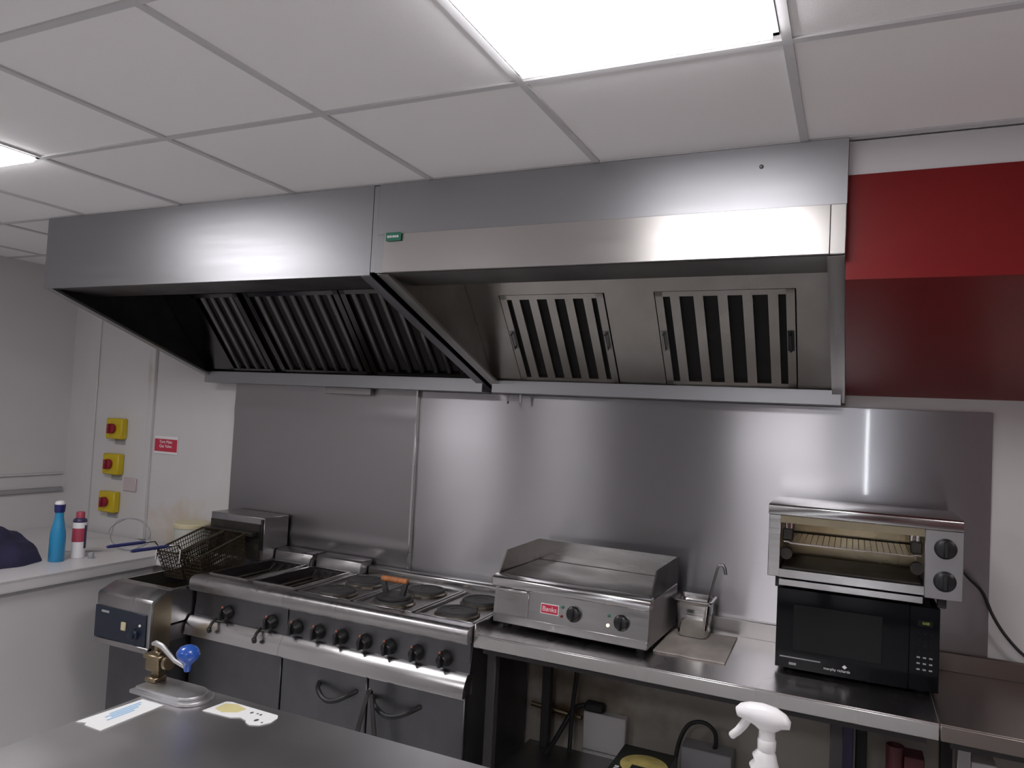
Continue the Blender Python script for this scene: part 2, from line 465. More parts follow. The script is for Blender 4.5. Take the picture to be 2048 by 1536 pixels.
# ------------------------------------------------------------------ hoods
HF = 2.144
def filter_frame(yb, zb, yt, zt):
    v = Vector((0, yt - yb, zt - zb)); L = v.length; v.normalize()
    n = Vector((0, v.z * -1, v.y))  # faces the cook: down and out
    n = Vector((0, -v.z, v.y))
    return Vector((0, yb, zb)), v, n, L
def slab(mb, F, x0, x1, v0, v1, n0, n1):
    o, v, n, L = F
    bot = [o + Vector((x, 0, 0)) + v * a + n * n0 for x, a in ((x0, v0), (x1, v0), (x1, v1), (x0, v1))]
    top = [p + n * (n1 - n0) for p in bot]
    mb.hull8(bot, top)
def hood(x0, x1, zlip, label, mats, F, filters, blanks, handles, nsl, slatw, two_step):
    outer, lipm, inner, slatm = mats
    t = thing('extraction_hood', label, 'extractor hood', ((x0 + x1) / 2, 2.7, .10), 0, 'steel extraction hoods')
    if two_step:
        part('fascia', MB().box(x0, x1, HF, HF + .012, zlip + .13, CZ - .008), outer, t)
        part('lower_fascia', MB().prism([(HF - .012, zlip), (HF + .002, zlip), (HF + .002, zlip + .137), (HF - .006, zlip + .137)], 'x', x0 + .035, x1 - .040, .001), lipm, t)
        part('corner_post', MB().box(x1 - .040, x1, HF - .006, HF + .002, zlip, zlip + .137, .002), lipm, t)
        part('corner_post', MB().box(x0, x0 + .035, HF - .004, HF + .002, zlip, zlip + .137, .002), outer, t)
    else:
        part('fascia', MB().box(x0, x1, HF, HF + .012, zlip, CZ - .008), outer, t)
    for xs in ((x0, x0 + .012), (x1 - .012, x1)):
        part('side_panel', MB().prism([(HF + .012, zlip), (HF + .012, CZ - .008), (WB - .002, CZ - .008), (WB - .002, .105)], 'x', *xs), inner, t)
    dy, dz = (WB - .03) - (HF + .012), .113 - zlip
    for xs in ((x0 + .002, x0 + .046), (x1 - .046, x1 - .002)):
        part('rim', MB().prism([(HF + .012, zlip - .002), (HF + .012, zlip + .010), (WB - .03, .125), (WB - .03, .113)], 'x', *xs), lipm if two_step else outer, t)
    part('front_tray', MB().box(x0 + .012, x1 - .012, HF + .012, 2.385, zlip, zlip + .012), inner, t)
    part('gutter', MB().box(x0 + .012, x1 - .012, 3.088, WB - .002, .100, F[0].z - .003, .002), outer, t)
    o, v, n, L = F
    top = o + v * L
    part('plenum', MB().box(x0 + .012, x1 - .012, top.y, top.y + .012, top.z, CZ - .008), inner, t)
    for (a, b) in filters:
        f = MB(); w = b - a
        slab(f, F, a, b, 0, L, -.030, -.020)
        fl = part('baffle_filter', f, 'gap', t)
        fr = MB()
        slab(fr, F, a, b, 0, .022, -.02, .004); slab(fr, F, a, b, L - .022, L, -.02, .004)
        slab(fr, F, a, a + .030, 0, L, -.02, .004); slab(fr, F, b - .030, b, 0, L, -.02, .004)
        part('frame', fr, slatm, fl)
        nk = nsl if two_step else max(3, round((w - .06) / .075))
        pitch = (w - .06) / nk
        sl = MB()
        for k in range(nk):
            c = a + .03 + pitch * (k + .5)
            xa, xb = c - slatw / 2, c + slatw / 2
            if not two_step:
                vv = F[1]; nn = F[2]; q = []
                for (xx, hh) in ((xa, -.014), (xa + .004, -.004), (c - .005, .003), (c + .005, .003), (xb - .004, -.004), (xb, -.014)):
                    q.append((xx, hh))
                A_ = [sl.bm.verts.new(F[0] + Vector((xx, 0, 0)) + vv * .02 + nn * hh) for xx, hh in q]
                B_ = [sl.bm.verts.new(F[0] + Vector((xx, 0, 0)) + vv * (L - .02) + nn * hh) for xx, hh in q]
                for m_ in range(len(q) - 1):
                    sl.bm.faces.new([A_[m_], A_[m_ + 1], B_[m_ + 1], B_[m_]])
                sl.bm.faces.new(A_[::-1]); sl.bm.faces.new(B_); sl.bm.faces.new([A_[0], B_[0], B_[-1], A_[-1]])
                continue
            slab(sl, F, xa, xb, .02, L - .02, -.006, .002)
            slab(sl, F, xa, xa + .004, .02, L - .02, -.018, -.004); slab(sl, F, xb - .004, xb, .02, L - .02, -.018, -.004)
        part('slats', sl, slatm, fl)
        if handles:
            for hx in (a + .016, b - .016):
                h = MB()
                p = [o + Vector((hx, 0, 0)) + v * s_ + n * q for s_, q in ((L * .42, .004), (L * .42, .024), (L * .58, .024), (L * .58, .004))]
                h.tube(p, .005, 6)
                slab(h, F, hx - .012, hx + .012, L * .40, L * .60, .003, .006)
                part('handle', h, 'iron' if hx > -.25 else 'leg', fl)
    if two_step:
        tr = MB(); slab(tr, F, x0 + .013, x1 - .013, L + .002, L + .078, -.004, .004)
        part('lit_band', tr, slatm, t)  # pale strip added in place of light on the plenum above the filters
    for (a, b) in blanks:
        bl = MB(); slab(bl, F, a, b, 0, L, -.012, 0)
        part('blank_panel', bl, slatm, t)
    return t
FL = filter_frame(3.10, .168, 2.775, .545)
FR = filter_frame(3.10, .163, 2.815, .508)
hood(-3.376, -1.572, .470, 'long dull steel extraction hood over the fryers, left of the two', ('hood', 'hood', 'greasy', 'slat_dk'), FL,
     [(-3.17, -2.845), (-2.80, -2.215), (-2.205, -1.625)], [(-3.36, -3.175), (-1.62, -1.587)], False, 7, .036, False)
# the first left filter is narrower: it keeps the same slat pitch
h2 = hood(-1.548, -.032, .475, 'cleaner steel extraction hood over the griddle and grill, right of the two', ('hood', 'hood_lip', 'hood_in', 'slat'), FR,
          [(-1.385, -.925), (-.715, -.205)], [(-1.535, -1.390), (-.920, -.720), (-.200, -.045)], True, 5, .036, True)
s = MB().box(-1.502, -1.440, HF - .0135, HF - .0118, .585, .615, .0003)
part('joint_strip', MB().box(-1.571, -1.549, HF + .001, HF + .012, .480, CZ - .010, .001), 'hood', h2)
st = part('sticker', s, 'green', h2, label='small green sticker with pale lettering')
s = MB()
for k, (a, b) in enumerate(((0, .008), (.010, .016), (.018, .022), (.024, .031), (.033, .038), (.040, .046))):
    s.box(-1.496 + a, -1.496 + b, HF - .0142, HF - .0134, .596, .604)
part('lettering', s, 'alu', st)
solo('hook', MB().tube([(-1.463, 3.12, .10), (-1.463, 3.12, .062), (-1.459, 3.112, .056), (-1.453, 3.105, .062)], .004, 6), 'leg',
     'small steel hook under the hood, left of the pair', 'hook', 'hooks under the hood')
solo('hook', MB().box(-1.404, -1.392, 3.115, 3.121, .058, .10, .001), 'leg',
     'small flat steel tab under the hood, right of the pair', 'hook', 'hooks under the hood')
solo('bolt', MB().lathe([(.006, 0), (.006, .004), (.003, .008), (0, .009)], (-.255, HF, .733), (0, -1, 0), 10), 'leg',
     'tiny bolt head on the right hood, upper right corner', 'bolt')

# ------------------------------------------------------------------ back wall fittings
def isolator(cx, cz, label):
    t = thing('isolator_switch', label, 'switch', (cx, WB, cz - .08), 0, 'yellow rotary isolator switches')
    part('housing', MB().box(cx - .072, cx + .072, WB - .045, WB - .001, cz - .064, cz + .064, .006), 'yellow', t)
    k = MB().lathe([(.030, 0), (.032, .012), (.030, .020), (.020, .026)], (cx - .005, WB - .045, cz), (0, -1, 0), 20)
    k.box(cx - .012, cx + .002, WB - .086, WB - .066, cz - .030, cz + .030, .003)
    part('knob', k, 'redknob', t)
    part('name_plate', MB().box(cx - .03, cx + .06, WB - .006, WB - .001, cz - .098, cz - .070, .001), 'grey', t)
isolator(-4.180, -.209, 'yellow isolator switch with red knob on white wall, top of three')
isolator(-4.189, -.430, 'yellow isolator switch with red knob on white wall, middle of three')
isolator(-4.202, -.665, 'yellow isolator switch with red knob, lowest of three, nearest the counter')
solo('socket_plate', MB().box(-4.10, -3.99, WB - .012, WB - .001, -.588, -.508, .003), 'pink',
     'pale pink blank plate on white wall beside the lower yellow switches', 'plate')
t = thing('sign', 'small red sign with two lines of white lettering on white wall', 'sign', (-3.76, WB, -.335))
part('plate', MB().box(-3.858, -3.662, WB - .005, WB - .001, -.340, -.232, .001), 'alu', t)
part('face', MB().box(-3.854, -3.666, WB - .007, WB - .004, -.325, -.250, .0005), 'red', t)
part('lettering', MB().text('Turn Main\nGas Valve', .026, (-3.76, WB - .0075, -.280)), 'alu', t)

# ------------------------------------------------------------------ white counter on the left
t = thing('white_counter', 'white counter with thick overhanging top along the left wall', 'counter', (-4.05, 2.2, FZ))
CT = -.865
part('worktop', MB().prism([(WL + .001, .9), (-3.45, .9), (-3.45, 2.93), (-3.17, 2.93), (-3.17, WB - .032), (WL + .001, WB - .032)], 'z', CT - .055, CT, .006), 'white', t)
part('edge_strip', MB().box(-3.475, -3.462, .92, 2.92, CT - .073, CT - .055), 'grey', t)
part('front_panel', MB().box(-3.50, -3.47, .92, 2.92, FZ, CT - .073), 'white', t)
part('body', MB().box(WL + .002, -3.50, .92, 3.15, FZ, CT - .056), 'white', t)

# things on the white counter
t = thing('water_bottle', 'sky blue slim bottle with navy collar and white cap on counter', 'bottle', (-3.69, 2.515, CT))
c = (-3.69, 2.515, CT)
part('body', MB().lathe([(.034, 0), (.037, .004), (.037, .12), (.035, .15), (.026, .195), (.021, .22), (.020, .252)], c), 'sky', t)
part('collar', MB().lathe([(.023, .250), (.024, .254), (.026, .285), (.026, .290)], c), 'navy', t)
part('cap', MB().lathe([(.024, .289), (.024, .296), (.019, .306), (.008, .310), (0, .3105)], c), 'whitep', t)
t = thing('spray_can', 'white aerosol can with red label and red cap, dark side', 'spray can', (-3.695, 2.635, CT))
c = (-3.695, 2.635, CT)
part('body', MB().lathe([(.031, 0), (.033, .002), (.033, .186), (.030, .192)], c), 'whitep', t)
part('red_label', MB().lathe([(.0334, .085), (.0336, .086), (.0336, .155), (.0334, .156)], c), 'canred', t)
lb = MB()
for k in range(9):
    a0, a1 = R(8 + k * 14), R(8 + (k + 1) * 14)
    lb.hull8([(c[0] + math.cos(a) * r_, c[1] + math.sin(a) * r_, CT + .05) for a, r_ in ((a0, .033), (a1, .033), (a1, .0343), (a0, .0343))],
             [(c[0] + math.cos(a) * r_, c[1] + math.sin(a) * r_, CT + .17) for a, r_ in ((a0, .033), (a1, .033), (a1, .0343), (a0, .0343))])
part('dark_label', lb, 'cannavy', t)
part('shoulder', MB().lathe([(.033, .186), (.034, .190), (.032, .200), (.022, .208), (.020, .210)], c), 'cannavy', t)
part('cap', MB().lathe([(.021, .208), (.021, .236), (.018, .240), (0, .241)], c), 'canred', t)
cc = (-3.62, 2.90, CT)
pts = []
for k in range(60):
    a = k / 60 * math.pi * 4.4 - .6
    rr = .13 + .008 * math.sin(k * 1.7)
    pts.append((cc[0] - .05 + math.cos(a) * rr, cc[1] + .02 + .03 * math.cos(a * .9), CT + .09 + math.sin(a) * .085))
solo('coiled_wire', MB().tube([(-3.93, 2.64, CT + .004), (-3.85, 2.70, CT + .004), (-3.75, 2.80, CT + .004)] + pts, .0026, 5), 'grey',
     'thin grey wire loosely coiled behind the spray can', 'wire')
solo('small_jar', MB().lathe([(.013, 0), (.014, .002), (.014, .028), (.011, .032)], (-3.625, 2.66, CT)), 'grey',
     'tiny grey jar just right of the spray can', 'jar')
# folded dark jacket
bm = MB()
nr, na = 16, 48
rows = []
for i in range(1, nr + 1):
    row = []
    for j in range(na):
        rr, a = i / nr, 2 * math.pi * j / na
        k = (abs(math.cos(a)) ** 2.8 + abs(math.sin(a)) ** 2.8) ** (-1 / 2.8)
        u, v = rr * k * math.cos(a), rr * k * math.sin(a)
        hgt = max(0, 1 - rr ** 2.4) ** .5 * (.160 - .035 * u - .02 * v)
        hgt *= 1 + .10 * math.sin(5 * u + 3 * v) + .07 * math.sin(11 * v - 4 * u) + .05 * math.sin(17 * u + 9 * v)
        row.append(bm.bm.verts.new((-3.955 + u * .26 + .008 * math.sin(9 * v), 2.285 + v * .25 + .008 * math.sin(8 * u), CT + .001 + hgt)))
    rows.append(row)
top = bm.bm.verts.new((-3.955, 2.285, CT + .162))
for j in range(na):
    bm.bm.faces.new([top, rows[0][j], rows[0][(j + 1) % na]])
for A, B in zip(rows, rows[1:]):
    for j in range(na):
        bm.bm.faces.new([A[j], B[j], B[(j + 1) % na], A[(j + 1) % na]])
bm.bm.faces.new(rows[-1])
solo('jacket', bm, 'navycloth', 'dark navy bundled jacket lying on the white counter', 'jacket', smooth=80)
t = thing('plastic_tub', 'frosted plastic tub with cream lid on counter behind the fry baskets', 'tub', (-3.36, 3.07, CT))
part('body', MB().lathe([(.085, 0), (.095, .15)], (-3.36, 3.07, CT), seg=24), 'creamclear', t)
part('lid', MB().lathe([(.099, .148), (.100, .165), (.092, .172), (0, .174)], (-3.36, 3.07, CT), seg=24), 'cream', t)

# ------------------------------------------------------------------ fryer on the left
def open_top(mb, x0, x1, y0, y1, hx0, hx1, hy0, hy1, z0, z1):
    mb.box(x0, x1, y0, hy0, z0, z1); mb.box(x0, x1, hy1, y1, z0, z1)
    mb.box(x0, hx0, hy0, hy1, z0, z1); mb.box(hx1, x1, hy0, hy1, z0, z1)
fx0, fx1 = -3.130, -2.780
t = thing('fryer', 'free-standing steel fryer with dark blue control panel beside the white counter', 'fryer', ((fx0 + fx1) / 2, 2.75, FZ))
part('cabinet', MB().box(fx0 + .01, fx1 - .005, 2.415, 3.155, FZ + .06, -1.10, .003), 'range_dk', t)
for x in (fx0 + .05, fx1 - .05):
    for y in (2.50, 3.08):
        part('foot', MB().lathe([(.022, 0), (.022, .01), (.014, .02), (.014, .061)], (x, y, FZ), seg=14), 'leg', t)
part('front_housing', MB().prism([(2.345, -1.128), (2.345, -.91), (2.352, -.899), (2.43, -.868), (2.455, -.868), (2.455, -1.128)], 'x', fx0, fx1, .003), 'range_', t)
part('side_panel', MB().prism([(2.360, -1.12), (2.360, -.915), (2.43, -.885), (2.455, -.885), (2.455, -1.12)], 'x', fx1 - .002, fx1 + .0015), 'tan', t)
cp = part('control_panel', MB().box(fx0 + .002, fx1 - .018, 2.338, 2.3455, -1.102, -.962, .001), 'fryblue', t)
part('name_strip', MB().box(fx0 + .045, fx0 + .095, 2.336, 2.339, -.988, -.978, .0005), 'grey', cp)
part('rocker_switch', MB().box(-2.948, -2.920, 2.331, 2.339, -1.048, -1.012, .002), 'cream', cp)
k = MB().lathe([(.024, 0), (.024, .010), (.018, .014), (.016, .026), (.012, .028)], (-2.862, 2.338, -1.055), (0, -1, 0), 20)
part('knob', k, 'fryblue', cp)
part('pilot_light', MB().lathe([(.006, 0), (.006, .004), (0, .006)], (-2.832, 2.338, -1.012), (0, -1, 0), 10), 'alu', cp)
part('lower_lip', MB().box(fx0, fx1, 2.338, 2.40, -1.130, -1.104, .003), 'range_', t)
tk = MB(); open_top(tk, fx0, fx1, 2.455, 3.155, fx0 + .018, fx1 - .018, 2.475, 2.95, -1.02, -.868)
part('tank', tk, 'range_', t)
part('oil', MB().box(fx0 + .018, fx1 - .018, 2.475, 2.95, -1.03, -.935), 'oil', t)
part('body', MB().box(fx0, fx1, 2.455, 3.155, -1.10, -1.03), 'range_', t)
hd = part('rear_housing', MB().box(-3.118, -2.745, 2.972, 3.155, -.815, -.597, .003), 'range_', t)
part('splash_plate', MB().box(-3.112, -2.768, 2.966, 2.973, -.812, -.632), 'soot', hd)
part('hanging_rail', MB().box(-3.10, -2.775, 2.915, 2.965, -.690, -.670, .002), 'soot', hd)
part('side_edge', MB().box(-2.760, -2.746, 2.962, 2.974, -.76, -.605, .001), 'black', hd)

def basket(x0, x1, label, hx):
    t = thing('fry_basket', label, 'fry basket', ((x0 + x1) / 2, 2.78, -.90), 0, 'wire baskets hung over the fryer')
    P0, P1 = Vector((0, 2.62, -.752)), Vector((0, 2.902, -.674))
    v = (P1 - P0); L = v.length; v.normalize(); n = Vector((0, v.z, -v.y))   # n points down
    D = .145
    def pt(x, s_, d):
        k = d / D
        xx = x + (((x0 + x1) / 2) - x) * .14 * k
        ss = s_ + (L / 2 - s_) * .12 * k
        return P0 + v * ss + n * d + Vector((xx, 0, 0))
    rim = MB()
    rim.tube([pt(x0, 0, 0), pt(x1, 0, 0), pt(x1, L, 0), pt(x0, L, 0)], .005, 6, closed=True)
    part('rim', rim, 'wire', t)
    m = MB()
    for d in [D * k / 7 for k in range(1, 8)]:
        m.tube([pt(x0, 0, d), pt(x1, 0, d), pt(x1, L, d), pt(x0, L, d)], .0022, 4, closed=True)
    nw = 11
    for k in range(nw + 1):
        x = x0 + (x1 - x0) * k / nw
        m.tube([pt(x, 0, 0), pt(x, 0, D), pt(x, L, D), pt(x, L, 0)], .0022, 4)
    nl = 20
    for k in range(1, nl):
        s_ = L * k / nl
        m.tube([pt(x0, s_, 0), pt(x0, s_, D), pt(x1, s_, D), pt(x1, s_, 0)], .0022, 4)
    part('wire_mesh', m, 'wire', t)
    hb = Vector((hx, 2.62, -.745))
    part('handle_bracket', MB().tube([hb + Vector((-.02, .0, -.05)), hb + Vector((-.01, -.005, .02)), hb + Vector((0, -.03, .042)), hb + Vector((0, -.10, .046))], .0045, 6), 'chrome', t)
    part('grip', MB().tube([hb + Vector((0, -.085, .045)), hb + Vector((0, -.10, .046)), hb + Vector((0, -.27, .050)), hb + Vector((0, -.285, .050))], [.006, .008, .008, .006], 8), 'bluehandle', t)
    return t
basket(-3.100, -2.957, 'blackened wire fry basket with blue handle, left of two on fryer', -3.078)
basket(-2.944, -2.806, 'blackened wire fry basket with blue handle, right of two, next to cooker', -2.918)

# ------------------------------------------------------------------ the range: twin fryer section and six-plate section
def range_unit(name, label, cat, x0, x1):
    t = thing(name, label, cat, ((x0 + x1) / 2, 2.85, FZ))
    part('carcass', MB().box(x0 + .004, x1 - .004, 2.58, 3.155, FZ + .10, -.885), 'range_dk', t)
    part('plinth', MB().box(x0 + .02, x1 - .02, 2.64, 3.14, FZ, FZ + .10), 'black', t)
    part('top_rail', MB().prism([(2.60, -.825), (2.60, -.819), (2.563, -.819), (2.547, -.824), (2.538, -.835), (2.535, -.850), (2.536, -.872), (2.545, -.884), (2.60, -.884)], 'x', x0, x1), 'range_', t)
    part('control_panel', MB().prism([(2.600, -.884), (2.592, -.884), (2.575, -1.004), (2.60, -1.004)], 'x', x0, x1), 'range_dk', t)
    part('lower_trim', MB().prism([(2.60, -1.000), (2.558, -1.001), (2.554, -1.004), (2.541, -1.020), (2.531, -1.038), (2.525, -1.058), (2.522, -1.080), (2.528, -1.083), (2.60, -1.083)], 'x', x0, x1), 'bright', t, smooth=17)
    return t
def knob(t, x, z=-.962, ring=True):
    y = 2.575 + (z + .95) * .16
    k = MB().lathe([(.031, 0), (.031, .006), (.026, .012), (.024, .034), (.020, .038)], (x, y + .006, z), (0, -1, -.16), 20)
    k.box(x - .006, x + .006, y - .050, y - .022, z - .024, z + .022, .002)
    kb = part('knob', k, 'black', t)
    part('pointer', MB().lathe([(.0045, 0), (.0045, .003), (0, .0045)], (x - .012, y - .020, z + .026), (0, -1, 0), 8), 'glow', kb)
rx0, rxm, rx1 = -2.770, -2.212, -1.310
t = range_unit('twin_fryer', 'twin-tank steel fryer section of the cooker line, left of the hob', 'fryer', rx0, rxm - .001)
dk = MB()
open_top(dk, rx0, -2.487, 2.60, 3.05, -2.735, -2.515, 2.635, 3.03, -.90, -.82)
open_top(dk, -2.487, rxm - .001, 2.60, 3.05, -2.462, -2.240, 2.635, 3.03, -.90, -.82)
part('deck', dk, 'deck', t)
for (a, b) in ((-2.735, -2.515), (-2.462, -2.240)):
    e = MB(); q = .008
    for (X0, X1, Y0, Y1) in ((a - q, b + q, 2.635 - q, 2.635), (a - q, b + q, 3.03, 3.03 + q), (a - q, a, 2.635, 3.03), (b, b + q, 2.635, 3.03)):
        e.box(X0, X1, Y0, Y1, -.822, -.814)
    tnk = part('tank_rim', e, 'bright', t)
    part('oil', MB().box(a, b, 2.635, 3.03, -.91, -.862), 'oil', tnk)
    el = MB()
    for k in range(4):
        x = a + (b - a) * (k + .7) / 4.4
        el.tube([(x, 2.68, -.856), (x, 2.98, -.856), (x, 3.02, -.830)], .006, 6)
    el.tube([(a + .01, 2.72, -.846), (b - .01, 2.72, -.846)], .004, 6)
    part('heating_element', el, 'soot', tnk)
part('element_box', MB().prism([(3.055, -.825), (3.06, -.770), (3.075, -.762), (3.152, -.762), (3.152, -.825)], 'x', -2.738, -2.495, .002), 'range_', t)
part('element_box', MB().prism([(3.055, -.825), (3.06, -.770), (3.075, -.762), (3.152, -.762), (3.152, -.825)], 'x', -2.468, -2.192, .002), 'range_', t)
part('element_link', MB().tube([(-2.484, 3.04, -.83), (-2.484, 3.05, -.790), (-2.482, 3.09, -.770)], .013, 8), 'soot', t)
knob(t, -2.560); knob(t, -2.300)
for x in (-2.60, -2.335):
    m = MB().tube([(x - .03, 2.545, -.992), (x + .03, 2.55, -.990)], .004, 6)
    m.tube([(x, 2.548, -.99), (x + .004, 2.518, -1.005), (x + .006, 2.505, -1.022)], .007, 8)
    m.lathe([(.009, 0), (.011, .004), (.011, .018), (.007, .022)], (x + .006, 2.508, -1.040), (0, -.3, 1), 10)
    part('drain_tap', m, 'soot', t)
part('door', MB().box(rx0 + .01, rxm - .006, 2.556, 2.58, FZ + .11, -1.085, .003), 'range_dk', t)
part('door_edge', MB().box(rx0 + .01, rxm - .006, 2.548, 2.557, -1.092, -1.086, .001), 'bright', t)
part('badge', MB().box(rxm - .03, rxm - .004, 2.585, 2.588, -.908, -.898, .001), 'grey', t)

t = range_unit('electric_range', 'six-plate electric range with black knobs and two oven doors', 'cooker', rxm, rx1)
part('deck', MB().box(rxm, rx1, 2.60, 3.12, -.895, -.828), 'deck', t)
lines = MB()
for (a, b) in ((rxm + .012, -1.915), (-1.905, -1.605), (-1.595, rx1 - .012)):
    q = .010
    for (X0, X1, Y0, Y1) in ((a, b, 2.608, 2.608 + q), (a, b, 3.038, 3.038 + q), (a, a + q, 2.608, 3.048), (b - q, b, 2.608, 3.048)):
        lines.box(X0, X1, Y0, Y1, -.829, -.817, .002)
part('plate_frames', lines, 'range_', t)
part('rear_upstand', MB().prism([(3.115, -.90), (3.115, -.800), (3.122, -.790), (3.155, -.790), (3.155, -.90)], 'x', -2.186, rx1, .002), 'bright', t)
for (x, y) in ((-2.055, 2.700), (-1.762, 2.712), (-1.452, 2.712), (-2.062, 2.925), (-1.738, 2.940), (-1.448, 2.925)):
    p = MB().lathe([(.086, -.030), (.086, -.016), (.083, -.012), (.080, -.010), (.072, -.010), (.070, -.0115), (.030, -.0115), (.028, -.014), (0, -.014)], (x, y, -.796), seg=36)
    pl = part('hot_plate', p, 'iron', t)
    part('ring', MB().lathe([(.094, -.031), (.094, -.026), (.088, -.020), (.0865, -.020), (.0865, -.031)], (x, y, -.796), seg=36), 'trim', pl)
for x in (-2.160, -2.040, -1.920, -1.800, -1.680, -1.550, -1.422):
    knob(t, x)
xm = (rxm + rx1) / 2
for (a, b, h0, h1) in ((rxm + .004, xm - .003, -2.005, -1.815), (xm + .003, rx1 - .004, -1.730, -1.510)):
    d = part('oven_door', MB().box(a, b, 2.552, 2.58, FZ + .11, -1.086, .004), 'range_dk', t)
    hp = []
    for k in range(13):
        u = k / 12; s_ = math.sin(math.pi * u)
        hp.append((h0 + (h1 - h0) * u, 2.553 - .058 * s_ ** .55, -1.160 - .040 * s_))
    part('handle', MB().tube(hp, .010, 8), 'black', d)
    part('edge_strip', MB().box(a, b, 2.545, 2.553, -1.093, -1.087, .001), 'bright', d)

# burger press on a hob plate
px, py, pz = -1.762, 2.712, -.806
t = thing('burger_press', 'black cast iron press with orange wooden handle on a hot plate', 'burger press', (px, py, pz))
part('base', MB().lathe([(.070, 0), (.072, .004), (.070, .014), (.050, .018), (0, .020)], (px, py, pz), seg=32), 'iron', t)
for sgn in (-1, 1):
    part('upright', MB().prism([(px + sgn * .040 - .012, pz + .012), (px + sgn * .040 + .012, pz + .012), (px + sgn * .058 + .011, pz + .074), (px + sgn * .058 - .011, pz + .074)], 'y', py - .009, py + .009, .002), 'iron', t)
part('grip', MB().lathe([(.010, 0), (.012, .006), (.0125, .065), (.012, .124), (.010, .130)], (px - .065, py, pz + .077), (1, 0, 0), 16), 'wood', t)

# tongs hanging from the right oven handle
t = thing('tongs', 'thin steel kitchen tongs hanging open from an oven door handle', 'tongs', (-1.70, 2.47, -1.52))
part('arm', MB().prism([(-1.705, -1.105), (-1.690, -1.105), (-1.735, -1.30), (-1.775, -1.51), (-1.790, -1.51), (-1.757, -1.30)], 'y', 2.468, 2.472), 'greasy', t)
part('arm', MB().prism([(-1.698, -1.105), (-1.683, -1.105), (-1.650, -1.30), (-1.628, -1.51), (-1.643, -1.51), (-1.672, -1.30)], 'y', 2.474, 2.478), 'greasy', t)
part('hinge', MB().lathe([(.012, 0), (.012, .016)], (-1.694, 2.480, -1.112), (0, -1, 0), 12), 'black', t)

# ------------------------------------------------------------------ steel counters under the grill and griddle
CZT = -.85
def counter(x0, x1, label, lip, legs, m_='counter'):
    t = thing('steel_counter', label, 'counter', ((x0 + x1) / 2, 2.9, FZ))
    tp = MB().box(x0, x1, 2.585, WB - .014, CZT - .012, CZT, .002)
    part('worktop', tp, m_, t)
    part('front_apron', MB().box(x0, x1, 2.583, 2.596, CZT - .052, CZT - .004, .003), m_, t)
    part('upstand', MB().box(x0, x1, WB - .030, WB - .013, CZT - .002, CZT + .068, .003), m_, t)
    if lip:
        part('end_lip', MB().box(x0 - .002, x0 + .007, 2.583, WB - .032, CZT - .052, CZT + .040, .003), m_, t)
    part('under_rail', MB().box(x0 + .03, x1 - .03, 2.61, 2.64, CZT - .075, CZT - .013), 'dleg', t)
    for (x, y, m) in legs:
        part('leg', MB().box(x - .019, x + .019, y - .019, y + .019, FZ, CZT - .012, .003), m, t)
    part('lower_shelf', MB().box(x0 + .03, x1 - .03, 2.66, 3.13, -1.46, -1.44, .002), 'leg', t)
    return t
counter(-1.305, .2585, 'long steel counter carrying the griddle, microwave and grill', True,
        [(-1.247, 2.65, 'dleg'), (-1.190, 3.10, 'dleg'), (-.020, 2.66, 'dleg'), (.060, 3.10, 'dleg')])
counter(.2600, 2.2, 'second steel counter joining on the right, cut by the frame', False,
        [(.33, 2.66, 'leg'), (.33, 3.10, 'dleg'), (2.1, 2.66, 'leg')], 'counter_shaded')

# griddle
t = thing('griddle', 'flat steel countertop griddle with two black knobs and red badge', 'griddle', (-1.291, 2.718, CZT + .010), R(-2.5))
W_, D_ = .637, .405
def gp(name, mb, m, parent=None, label=None):
    return part(name, mb, m, parent or t, local=True, label=label)
gp('body', MB().box(0, W_, .012, D_, .014, .185, .003), 'range_')
gp('front_panel', MB().prism([(.000, .046), (.004, .046), (.016, .156), (.012, .156)], 'x', 0, W_), 'bright')
gp('lower_band', MB().box(0, W_, -.002, .020, .012, .047, .003), 'range_')
gp('front_lip', MB().prism([(-.012, .156), (-.012, .186), (-.006, .194), (.035, .200), (.035, .156)], 'x', -.008, W_ + .008, .003), 'bright')
gp('cooking_plate', MB().box(.010, W_ - .010, .030, D_ - .012, .185, .2015, .002), 'deck')
gp('splash_guard', MB().prism([(.020, .190), (.095, .285), (D_, .292), (D_, .190)], 'x', -.001, .005), 'slat')
gp('splash_guard', MB().prism([(.020, .190), (.095, .285), (D_, .292), (D_, .190)], 'x', W_ - .005, W_ + .001), 'greasy')
gp('splash_guard', MB().box(.004, W_ - .004, D_ - .006, D_, .190, .292), 'bright')
dr = gp('grease_drawer', MB().prism([(-.004, .050), (.002, .050), (.013, .150), (.007, .150)], 'x', .020, .152, .001), 'bright')
gp('lip_handle', MB().box(.022, .150, -.010, .010, .140, .152, .003), 'bright', dr)
def gy(z): return .000 + (z - .046) * .109
bd = gp('badge', MB().prism([(gy(.078) - .002, .078), (gy(.078) + .001, .078), (gy(.116) + .001, .116), (gy(.116) - .002, .116)], 'x', .206, .282), 'alu', None, 'red badge with white lettering')
gp('badge_face', MB().prism([(gy(.081) - .003, .081), (gy(.081), .081), (gy(.113), .113), (gy(.113) - .003, .113)], 'x', .209, .279), 'red', bd)
gp('lettering', MB().text('Banks', .026, (.244, gy(.096) - .0036, .0965), (1, 0, 0), (0, .109, 1)), 'alu', bd)
for kx in (.346, .536):
    kk = MB().lathe([(.030, 0), (.030, .008), (.026, .012), (.024, .022), (.020, .024)], (kx, gy(.095), .095), (0, -1, .1), 28)
    kk.box(kx - .006, kx + .006, gy(.095) - .034, gy(.095) - .020, .072, .118, .003)
    gp('knob', kk, 'black')
